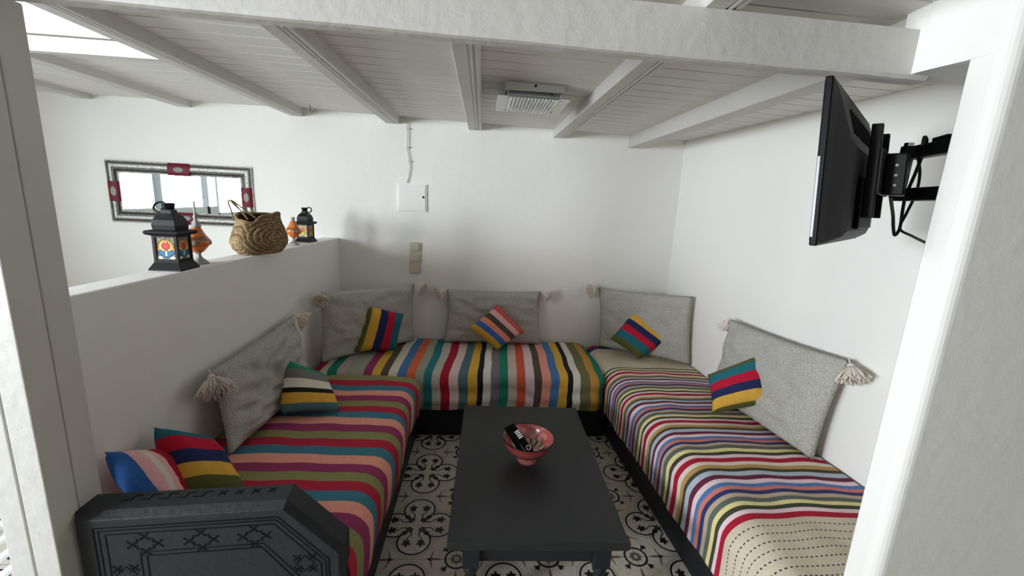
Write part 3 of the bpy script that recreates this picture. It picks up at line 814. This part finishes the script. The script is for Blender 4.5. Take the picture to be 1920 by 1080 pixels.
for horiz, cx, cz in ((1, midx, ZT-.045), (1, midx+.02, ZB+.045), (0, XL+.045, midz), (0, XR-.045, midz)):
    m_ = MB(); a_, b_ = (.075, .046) if horiz else (.044, .07)
    nseg = 8; vs = []; fs = []
    for i in range(nseg+1):
        t = -1+2*i/nseg; h = .006+.013*math.sqrt(max(0, 1-t*t))
        if horiz: vs += [(cx-a_, yf-h, cz+b_*t), (cx+a_, yf-h, cz+b_*t)]
        else: vs += [(cx+a_*t, yf-h, cz-b_), (cx+a_*t, yf-h, cz+b_)]
    for i in range(nseg): fs.append((2*i, 2*i+1, 2*i+3, 2*i+2))
    m_.add(vs, fs); pl_ = m_.build('inlay', M['red'], mr, smooth=True, recalc=False)
    m_ = MB(); Mx = Matrix.Translation((cx, yf-.0185, cz)) @ Matrix.Rotation(PI/2, 4, 'X') @ Matrix.Diagonal((1 if horiz else .55, .55 if horiz else 1, .25, 1))
    m_.lathe([(.036, -.01), (.034, .008), (.022, .018), (0, .022)], (0, 0, 0), 20, M=Mx); m_.build('medallion', M['silver'], pl_, smooth=True)

# ------------------------------------------------------------ fuse box, cable, switches
fb = thing('fuse_box', 'square white fuse box cover on the back wall with a cable running to the ceiling', 'fuse box', (-.532, 3.345, 1.474))
m_ = MB(); m_.box((-.643, 3.336, 1.474), (-.421, 3.347, 1.682)); m_.build('surround', M['whiteplastic'], fb, bevel=.003)
m_ = MB(); m_.box((-.632, 3.330, 1.484), (-.432, 3.337, 1.672)); dd = m_.build('door', M['whiteplastic'], fb, bevel=.002)
m_ = MB(); m_.lathe([(.008, 0), (.008, .004), (.004, .006), (0, .006)], (0, 0, 0), 16, M=Matrix.Translation((-.447, 3.330, 1.585)) @ Matrix.Rotation(PI/2, 4, 'X')); m_.build('latch', M['blackmetal'], dd)
m_ = MB()
m_.tube([(-.585, 3.338, 2.15), (-.568, 3.338, 2.10), (-.566, 3.338, 2.0), (-.57, 3.338, 1.93), (-.556, 3.338, 1.86), (-.548, 3.338, 1.80), (-.556, 3.338, 1.74), (-.57, 3.338, 1.685)], .004, 8)
cbl = tag(m_.build('wall_cable', M['cable_white'], smooth=True), 'thin white cable clipped to the back wall between ceiling and fuse box', 'cable')
for x, z in ((-.566, 2.07), (-.568, 1.94), (-.553, 1.84)):
    m_ = MB(); m_.box((x-.010, 3.330, z-.004), (x+.012, 3.346, z+.004)); m_.build('clip', M['cable_white'], cbl)
def switch(z, label):
    t = thing('light_switch', label, 'light switch', (-.51, 3.345, z-.038), 'stacked light switches')
    m = MB(); m.box((-.552, 3.334, z-.037), (-.467, 3.347, z+.037)); m.build('plate', M['switch'], t, bevel=.004)
    m = MB(); m.box((-.541, 3.328, z-.027), (-.480, 3.335, z+.027)); m.build('rocker', M['switch'], t, bevel=.003)
switch(1.205, 'ivory light switch on the back wall, top of the three')
switch(1.121, 'ivory light switch on the back wall, middle of the three')
switch(1.035, 'ivory light switch on the back wall, bottom of the three')
hk = MB(); hk.tube([(-1.20, 3.20, 2.172), (-1.20, 3.20, 2.13), (-1.19, 3.20, 2.12), (-1.165, 3.20, 2.135), (-1.155, 3.20, 2.125)], .0018, 6)
tag(hk.build('ceiling_hook', M['blackmetal'], smooth=True), 'small bent wire hook under the ceiling boards near the back wall', 'hook')

# ------------------------------------------------------------ ceiling light
cl_ = thing('ceiling_light', 'square chrome and glass ceiling light with a grid of crystals between two joists', 'ceiling light', (.22, 2.27, 2.06))
m_ = MB(); m_.box((.085, 2.10, 2.092), (.362, 2.39, 2.139)); m_.build('housing', M['chrome'], cl_, bevel=.003)
m_ = MB(); m_.box((.05, 2.09, 2.066), (.392, 2.45, 2.072)); m_.build('glass_plate', M['plate'], cl_, bevel=.001)
for x_ in (.05, .337):
    m_ = MB(); m_.box((x_, 2.09, 2.0652), (x_+.055, 2.45, 2.0658)); m_.build('frosted_band', M['whiteplastic'], cl_)
m_ = MB(); m_.box((.105, 2.11, 2.074), (.337, 2.43, 2.078)); m_.build('reflector', M['chrome'], cl_)
m_ = MB()
for i in range(14):
    for j in range(16):
        x = .115+i*.0165; y_ = 2.118+j*.0195; r_ = .0068
        vs = [(x-r_, y_-r_, 2.065), (x+r_, y_-r_, 2.065), (x+r_, y_+r_, 2.065), (x-r_, y_+r_, 2.065), (x+random.uniform(-.0035, .0035), y_+random.uniform(-.0035, .0035), 2.0545), (x, y_, 2.072)]
        m_.add(vs, [(0, 1, 4), (1, 2, 4), (2, 3, 4), (3, 0, 4), (1, 0, 5), (2, 1, 5), (3, 2, 5), (0, 3, 5)])
o = m_.build('crystal_grid', M['crystal'], cl_); o['kind'] = 'stuff'
for x, y_ in ((.10, 2.115), (.347, 2.115), (.10, 2.40), (.347, 2.40)):
    m_ = MB(); m_.lathe([(0, 2.056), (.006, 2.057), (.006, 2.062), (.003, 2.064), (.003, 2.094), (0, 2.094)], (x, y_, 0), 12); m_.build('pin', M['chrome'], cl_, smooth=False)
m_ = MB(); m_.lathe([(0, 0), (.006, 0), (.006, .004), (0, .006)], (0, 0, 0), 12, M=Matrix.Translation((.225, 2.10, 2.118)) @ Matrix.Rotation(PI/2, 4, 'X')); m_.build('screw', M['blackmetal'], cl_)

# ------------------------------------------------------------ television on its arm
U = Vector((.752, .66, 0)).normalized(); Nn = Vector((.66, -.752, 0)).normalized(); TILT = .028/.37
ZU = (Vector((0, 0, 1)) - Nn*TILT).normalized()
T0 = Vector((.742, .96, 1.90)) - ZU*.37
def tvp(u, z, d): return T0 + U*u + ZU*z + Nn*d
def tvbox(mb, u0, u1, z0, z1, d0, d1, **k):
    vs = [tvp(u, z, d) for d in (d0, d1) for z in (z0, z1) for u in (u0, u1)]
    mb.add(vs, [(0,2,3,1),(4,5,7,6),(0,1,5,4),(2,6,7,3),(0,4,6,2),(1,3,7,5)])
tvt = thing('television', 'black flat television seen from behind on a swivel arm at the right', 'television', tuple(tvp(.33, 0, 0)))
TWd = .655
m_ = MB(); tvbox(m_, 0, TWd, 0, .37, -.004, .012); m_.build('bezel', M['blackplastic'], tvt, bevel=.003)
m_ = MB(); tvbox(m_, .008, TWd-.008, .012, .362, -.0055, -.0045); m_.build('screen', M['screen'], tvt)
m_ = MB(); tvbox(m_, -.0015, .0005, .02, .20, -.003, .002); o = m_.build('side_trim', M['tvside'], tvt); o['label'] = 'silver edge trim'
m_ = MB()
def ring(u0, u1, z0, z1, d): return [tvp(u0, z0, d), tvp(u1, z0, d), tvp(u1, z1, d), tvp(u0, z1, d)]
rs = [ring(.004, TWd-.004, .004, .366, .012), ring(.03, TWd-.03, .006, .345, .020), ring(.09, TWd-.08, .02, .25, .042), ring(.12, TWd-.11, .035, .235, .05)]
vs = sum(rs, []); fs = [(12, 13, 14, 15)]
for r_ in range(3):
    for k in range(4): fs.append((r_*4+k, r_*4+(k+1) % 4, (r_+1)*4+(k+1) % 4, (r_+1)*4+k))
m_.add(vs, fs); m_.build('back_shell', M['tvshell'], tvt, bevel=.004)
def shell_d(z): return .022+(.34-z)*.5
for i in range(10):
    m_ = MB(); u = .16+i*.040
    a = tvp(u, .325, .0256); b = tvp(u+.014, .270, .0384)
    m_.beam(a, b, .016, .003, up=Nn+ZU*.23); o = m_.build('vent_slot', M['groove'], tvt)
m_ = MB(); tvbox(m_, .20, .47, .04, .17, .050, .062); m_.build('connector_cover', M['blackplastic'], tvt, bevel=.004)
# mount: wall side is the pier's far face
mt = thing('tv_wall_bracket', 'black folding steel bracket joining the television to the white pier', 'bracket', (1.15, 1.0, 1.66))
for u in (.24, .42):
    m_ = MB(); tvbox(m_, u-.012, u+.012, .07, .30, .062, .085); m_.build('rail', M['blackmetal'], mt, bevel=.002)
m_ = MB(); tvbox(m_, .22, .44, .13, .24, .085, .092); m_.build('vesa_plate', M['blackmetal'], mt, bevel=.002)
hd = tvp(.33, .185, .12)
m_ = MB(); tvbox(m_, .295, .365, .13, .235, .092, .135); hdp = m_.build('tilt_head', M['blackmetal'], mt, bevel=.004)
for k in range(3):
    m_ = MB(); c_ = tvp(.30, .155+.025*k, .115)
    Mx = Matrix.Translation(c_) @ Vector((-.75, -.66, 0)).to_track_quat('Z', 'Y').to_matrix().to_4x4()
    m_.lathe([(0, .006), (.0035, .006), (.0035, 0), (0, 0)], (0, 0, 0), 10, M=Mx); m_.build('bolt', M['chrome'], hdp)
EL = Vector((1.245, 1.235, 0))
m_ = MB(); m_.tube([(EL.x, EL.y, 1.655), (EL.x, EL.y, 1.812)], .017, 14); m_.build('elbow_post', M['blackmetal'], mt, smooth=False)
m_ = MB(); m_.tube([(EL.x, EL.y, 1.812), (EL.x, EL.y, 1.822)], .012, 12); m_.build('elbow_bolt', M['chrome'], mt)
m_ = MB(); m_.beam((hd.x, hd.y, 1.745), (EL.x, EL.y, 1.745), .03, .035); m_.beam((hd.x, hd.y, 1.69), (EL.x, EL.y, 1.69), .03, .03); m_.build('short_arm', M['blackmetal'], mt, bevel=.003)
for z in (1.79, 1.672):
    m_ = MB(); m_.beam((EL.x, EL.y, z), (1.165, 1.0, z), .03, .036); m_.build('long_arm', M['blackmetal'], mt, bevel=.003)
m_ = MB(); m_.box((1.12, .99, 1.63), (1.21, 1.003, 1.84)); m_.build('wall_plate', M['blackmetal'], mt, bevel=.002)
m_ = MB(); m_.beam((1.205, 1.115, 1.812), (1.185, 1.06, 1.814), .03, .012); m_.build('cable_clip', M['blackplastic'], mt, bevel=.002)
def curve(pts, k=8):
    pts = [Vector(p) for p in pts]; out = []
    P_ = [pts[0]]+pts+[pts[-1]]
    for i in range(1, len(P_)-2):
        for j in range(k):
            t = j/k; a, b, c, d = P_[i-1], P_[i], P_[i+1], P_[i+2]
            out.append(.5*((2*b)+(-a+c)*t+(2*a-5*b+4*c-d)*t*t+(-a+3*b-3*c+d)*t**3))
    return out+[pts[-1]]
m_ = MB(); m_.tube(curve([(1.09, 1.10, 1.66), (1.13, 1.13, 1.635), (1.165, 1.155, 1.61), (1.19, 1.17, 1.575), (1.20, 1.17, 1.555), (1.22, 1.18, 1.58), (1.215, 1.18, 1.66), (1.22, 1.17, 1.74), (1.225, 1.165, 1.81), (1.205, 1.155, 1.826), (1.20, 1.15, 1.80)]), .0042, 8)
tag(m_.build('signal_cable', M['cable_black'], smooth=True), 'black cable looping up over the upper bracket arm behind the television', 'cable')
m_ = MB(); m_.tube(curve([(1.20, 1.17, 1.80), (1.235, 1.175, 1.74), (1.235, 1.17, 1.68), (1.215, 1.165, 1.62), (1.20, 1.16, 1.575), (1.225, 1.14, 1.555), (1.25, 1.10, 1.53), (1.262, 1.07, 1.50), (1.262, 1.01, 1.47), (1.262, .992, 1.44)]), .0036, 8)
tag(m_.build('power_cable', M['cable_black'], smooth=True), 'thin black cable hanging below the bracket and dropping to the lower right', 'cable')

# ------------------------------------------------------------ lanterns
def obox(mb, Mx, a, b, col=None): mb.box(a, b, col, M=Mx)
def flare(mb, Mx, levels, n=4, phase=PI/4, col=None):
    """stack of n-gon rings: (radius to flat, z)"""
    vs = []; 
    for r, z in levels:
        for k in range(n):
            a = phase+2*PI*k/n; rr_ = r/math.cos(PI/n); vs.append(Mx @ Vector((rr_*math.cos(a), rr_*math.sin(a), z)))
    fs = [(i*n+k, i*n+(k+1) % n, (i+1)*n+(k+1) % n, (i+1)*n+k) for i in range(len(levels)-1) for k in range(n)]
    fs += [tuple(range(n))[::-1], tuple((len(levels)-1)*n+k for k in range(n))]
    mb.add(vs, fs, col)
def lantern(loc, H, rz, label, cols, ring_side):
    t = thing('moroccan_lantern', label, 'lantern', loc, 'black lanterns on the half wall')
    k = H/.30
    Mx = Matrix.Translation(loc) @ Matrix.Rotation(rz, 4, 'Z') @ Matrix.Scale(k, 4)
    m = MB(); flare(m, Mx, [(.068, 0), (.068, .006), (.052, .035), (.052, .04)]); m.build('base', M['blackmetal'], t, bevel=.001)
    m = MB()
    for sx in (-1, 1):
        for sy in (-1, 1): obox(m, Mx, (sx*.045-.006, sy*.045-.006, .04), (sx*.045+.006, sy*.045+.006, .155))
    for z in (.04, .147):
        for s in (-1, 1):
            obox(m, Mx, (-.045, s*.045-.005, z), (.045, s*.045+.005, z+.010)); obox(m, Mx, (s*.045-.005, -.045, z), (s*.045+.005, .045, z+.010))
    m.build('frame', M['blackmetal'], t)
    m = MB(); flare(m, Mx, [(.052, .153), (.068, .160), (.072, .168), (.068, .176), (.05, .180)]); m.build('brim', M['blackmetal'], t, bevel=.002)
    m = MB(); flare(m, Mx, [(.046, .178), (.048, .20), (.044, .222), (.034, .240), (.022, .250), (.020, .266)]); m.build('dome', M['blackmetal'], t)
    m = MB(); flare(m, Mx, [(.018, .264), (.021, .275), (.024, .290), (.022, .296)], n=8, phase=0); m.build('chimney', M['blackmetal'], t)
    m = MB(); c_ = Vector((ring_side*.035, 0, .276)); pts = [Mx @ (c_+Vector((.027*math.cos(a*PI/10), .010*math.sin(a*PI/10), .022*math.sin(a*PI/10)))) for a in range(21)]
    m.tube(pts, .0048*k, 8, cap=False); m.build('ring_handle', M['blackmetal'], t, smooth=True)
    # painted glass on four sides
    for q in range(4):
        Mq = Mx @ Matrix.Rotation(q*PI/2, 4, 'Z'); m = MB()
        def poly(pts, c, d): m.add([Mq @ Vector((x, -.0445-d, z)) for x, z in pts], [tuple(range(len(pts)))], c)
        def ell(cx, cz, a_, b_, n=14, a0=0, a1=360): return [(cx+a_*math.cos(math.radians(a0+(a1-a0)*i/n)), cz+b_*math.sin(math.radians(a0+(a1-a0)*i/n))) for i in range(n if a1-a0 == 360 else n+1)]
        poly([(-.040, .049), (.040, .049), (.040, .149), (-.040, .149)], cols[0], 0)
        poly(ell(0, .100, .034, .038, 14, 0, 180) + [(-.034, .075), (.034, .075)], cols[1], .0004)
        poly(ell(0, .100, .026, .030), cols[2], .0008)
        poly([(-.016, .112), (-.006, .126), (0, .118), (.008, .128), (.017, .112), (.014, .098), (0, .092), (-.014, .098)], cols[3], .0012)
        poly([(-.038, .082), (-.022, .092), (-.012, .082), (0, .094), (.012, .082), (.022, .092), (.038, .082), (.020, .066), (0, .053), (-.020, .066)], cols[4], .0012)
        poly(ell(-.026, .056, .012, .006), cols[5], .0016); poly(ell(.026, .056, .012, .006), cols[5], .0016)
        poly([(-.004, .066), (.004, .066), (.003, .088), (-.003, .088)], cols[5], .0016)
        def line(pts, w_=.0018):
            for kk in strip(pts, w_): poly(kk, lin((18, 16, 16)), .002)
        line(ell(0, .100, .034, .038, 14, 0, 180)); line([(-.016, .112), (-.006, .126), (0, .118), (.008, .128), (.017, .112), (.014, .098), (0, .092), (-.014, .098), (-.016, .112)])
        line([(-.038, .082), (-.022, .092), (-.012, .082), (0, .094), (.012, .082), (.022, .092), (.038, .082), (.020, .066), (0, .053), (-.020, .066), (-.038, .082)])
        line([(-.03, .149), (-.01, .136), (.01, .146), (.03, .134)]); line([(0, .128), (0, .149)]); line([(-.034, .1), (-.04, .11)]); line([(.034, .1), (.04, .11)])
        m.build('painted_glass', M['paint'], t, recalc=False)
    return t
L1 = [lin((150, 140, 110)), lin((222, 152, 62)), lin((226, 190, 120)), lin((222, 48, 52)), lin((34, 112, 158)), lin((226, 232, 236))]
L2 = [lin((196, 184, 160)), lin((228, 190, 120)), lin((216, 140, 60)), lin((206, 84, 62)), lin((176, 170, 62)), lin((236, 222, 170))]
lantern((-1.262, 1.84, 1.25), .272, math.radians(1), 'larger black lantern with red and blue painted glass on the half wall', L1, -1)
lantern((-1.19, 3.00, 1.25), .232, math.radians(-8), 'smaller black lantern with amber painted glass, far end of the half wall', L2, 1)

# ------------------------------------------------------------ orange bottles
def bottle(loc, H, tall, label):
    t = thing('perfume_bottle', label, 'bottle', loc, 'orange perfume bottles on the half wall')
    k = H; L = Vector(loc)
    m = MB(); m.lathe([(0, 0), (.034*k, 0), (.035*k, .003*k), (.026*k, .014*k), (.012*k, .026*k), (.008*k, .038*k), (.012*k, .046*k), (.018*k, .05*k)], L, 28); m.build('foot', M['silver'], t, smooth=True)
    prof = [(.016, .048), (.022, .052), (.032, .064), (.042, .078), (.046, .088), (.0445, .098), (.034, .114), (.026, .128), (.020, .142), (.015, .152)]
    OR = lin((226, 116, 30)); OD = lin((150, 88, 40))
    def oc_(i, kk): return OD if i == 5 else OR
    m = MB(); m.lathe([(a*k, b*k) for a, b in prof], L, 36, oc_); m.build('body', M['glaze'], t, smooth=True)
    m = MB()
    for zz, r_ in ((.099, .0445), (.127, .0262)):
        m.tube([L+Vector((r_*k*math.cos(a*PI/14), r_*k*math.sin(a*PI/14), zz*k)) for a in range(29)], .0016*k, 5, cap=False)
    for q in range(4):
        a = math.radians(-70+q*90); c_ = L+Vector((.0462*k*math.cos(a), .0462*k*math.sin(a), .088*k))
        dq = Vector((math.cos(a), math.sin(a), 0)).to_track_quat('Z', 'Y').to_matrix().to_4x4()
        m.lathe([(.010*k, -.003*k), (.009*k, .001*k), (0, .003*k)], (0, 0, 0), 8, M=Matrix.Translation(c_) @ dq)
    m.build('filigree', M['silver'], t)
    if tall: pn_ = [(.016, .150), (.019, .156), (.013, .164), (.016, .169), (.008, .176), (.0055, .184), (.009, .192), (.0045, .202), (.004, .222), (.0035, .245), (.005, .250), (.003, .254), (0, .256)]
    else: pn_ = [(.016, .150), (.012, .154), (.009, .160), (.013, .166), (.013, .172), (.008, .178), (0, .18)]
    m = MB(); m.lathe([(a*k, b*k) for a, b in pn_], L, 20); m.build('neck' , M['silver'], t, smooth=True)
bottle((-1.255, 1.985, 1.25), 1.08, True, 'orange glazed bottle with a tall thin silver spout beside the larger lantern')
bottle((-1.185, 2.80, 1.25), .98, False, 'orange glazed bottle with a short silver neck between basket and smaller lantern')

# ------------------------------------------------------------ straw basket
bk = thing('straw_basket', 'round-bellied woven straw basket with thin handles on the half wall ledge', 'basket', (-1.185, 2.38, 1.25))
BO = Vector((-1.185, 2.385, 1.25)); BM = Matrix.Translation(BO) @ Matrix.Rotation(math.radians(67), 4, 'Z')
# local x: width (along the wall), local -y: face towards the camera side
def bshape(a, h):
    """a angle, h 0..1 height"""
    H_ = .205
    bel = .62+.38*math.sin(PI*min(1, .18+h*.82)**.9) ; bel = [.70, .86, .96, 1.0, 1.0, .97, .92, .86, .80, .76, .74][int(h*10)]*(1-(h*10) % 1) + [.70, .86, .96, 1.0, 1.0, .97, .92, .86, .80, .76, .74, .74][int(h*10)+1]*((h*10) % 1)
    ca, sa = math.cos(a), math.sin(a); e = .72
    x = .150*bel*math.copysign(abs(ca)**e, ca); y_ = .082*bel*math.copysign(abs(sa)**e, sa)
    rim_ = [(-180, .86), (-130, .80), (-95, .98), (-60, 1.05), (0, .98), (60, 1.0), (120, 1.02), (180, .86)]
    ad = (math.degrees(a)+180) % 360 - 180
    for (a0, v0), (a1, v1) in zip(rim_[:-1], rim_[1:]):
        if a0 <= ad <= a1: tt = smooth(a0, a1, ad); break
    top = H_*(v0+(v1-v0)*tt)
    z = h*top
    return x, y_, z
m_ = MB(); NA, NH = 150, 60; vs = []; fs = []; cl = []
S1 = lin((158, 132, 96)); S2 = lin((112, 88, 60)); S3 = lin((196, 174, 134))
for j in range(NH+1):
    for i in range(NA):
        a = 2*PI*i/NA; x, y_, z = bshape(a, j/NH*.999)
        if y_ < 0 or True:
            rfield = math.hypot((x-.015)/.165, (z-.088)/.10) if abs(y_) > .045 else 0
        rid = math.sin(rfield*42) if abs(y_) > .045 else math.sin(x*330)
        br = math.sin(a*75+j*.9)
        off = .0022*rid + .0016*br
        n_ = Vector((x, y_*2.2, 0)).normalized()
        vs.append(BM @ (Vector((x, y_, z)) + n_*off))
for j in range(NH):
    for i in range(NA):
        fs.append((j*NA+i, j*NA+(i+1) % NA, (j+1)*NA+(i+1) % NA, (j+1)*NA+i))
        a = 2*PI*i/NA; x, y_, z = bshape(a, j/NH*.999)
        rf = math.hypot((x-.015)/.165, (z-.088)/.10*1.0)*42 if abs(y_) > .045 else x*330
        s_ = math.sin(rf); q = random.random()
        cl.append(S2 if (s_ < -.75 or q < .16) else (S3 if q > .72 else S1))
m_.add(vs, fs, cl); m_.add([vs[i] for i in range(NA)], [tuple(range(NA))[::-1]], S1)
m_.build('body', M['straw'], bk, smooth=True, recalc=False)
m_ = MB(); vi = []
for j in range(6):
    for i in range(60):
        a = 2*PI*i/60; x, y_, z = bshape(a, .999-.14*j); vi.append(BM @ Vector((x*.94, y_*.92, z)))
m_.add(vi, [(j*60+i, (j+1)*60+i, (j+1)*60+(i+1) % 60, j*60+(i+1) % 60) for j in range(5) for i in range(60)] + [tuple(300+i for i in range(60))])
m_.build('inner_wall', M['inside'], bk, smooth=True, recalc=False)
m_ = MB()
for rr_ in (1.0, .965):
    pts = []
    for i in range(121):
        a = 2*PI*i/120; x, y_, z = bshape(a, .999); pts.append(BM @ Vector((x*rr_, y_*rr_, z+.002+.002*math.sin(a*40))))
    m_.tube(pts, .0065, 7, cap=False, col=S1)
m_.build('rim', M['straw'], bk, smooth=True, recalc=False)
for sy in (-1, 1):
    m_ = MB(); m_.tube(curve([BM @ Vector((-.105, sy*.05, .185)), BM @ Vector((-.125, sy*.035, .225)), BM @ Vector((-.155, sy*.012, .268)), BM @ Vector((-.145, sy*.004-.004, .274)), BM @ Vector((-.085, sy*.02, .225)), BM @ Vector((-.05, sy*.04, .19))], 5), .0042, 6)
    m_.build('handle', M['rope'], bk, smooth=True)

# ------------------------------------------------------------ white slatted bench left of the post
sb = thing('slatted_bench', 'white slatted bench just visible to the left of the white post', 'bench', (-1.75, 1.45, 0))
for i in range(9):
    m_ = MB(); x = -1.42-.075*i; m_.box((x-.012, 1.1, .33), (x+.012, 1.95, .345)); m_.build('slat', M['whitewire'], sb, bevel=.002)
for y_ in (1.12, 1.90):
    m_ = MB(); m_.box((-2.05, y_, .305), (-1.40, y_+.03, .33)); m_.build('rail', M['whitewire'], sb)
for x in (-2.03, -1.42):
    for y_ in (1.135, 1.915):
        m_ = MB(); m_.box((x-.015, y_-.015, 0), (x+.015, y_+.015, .305)); m_.build('leg', M['whitewire'], sb)

for o in bpy.data.objects:
    if '_o' in o: del o['_o']
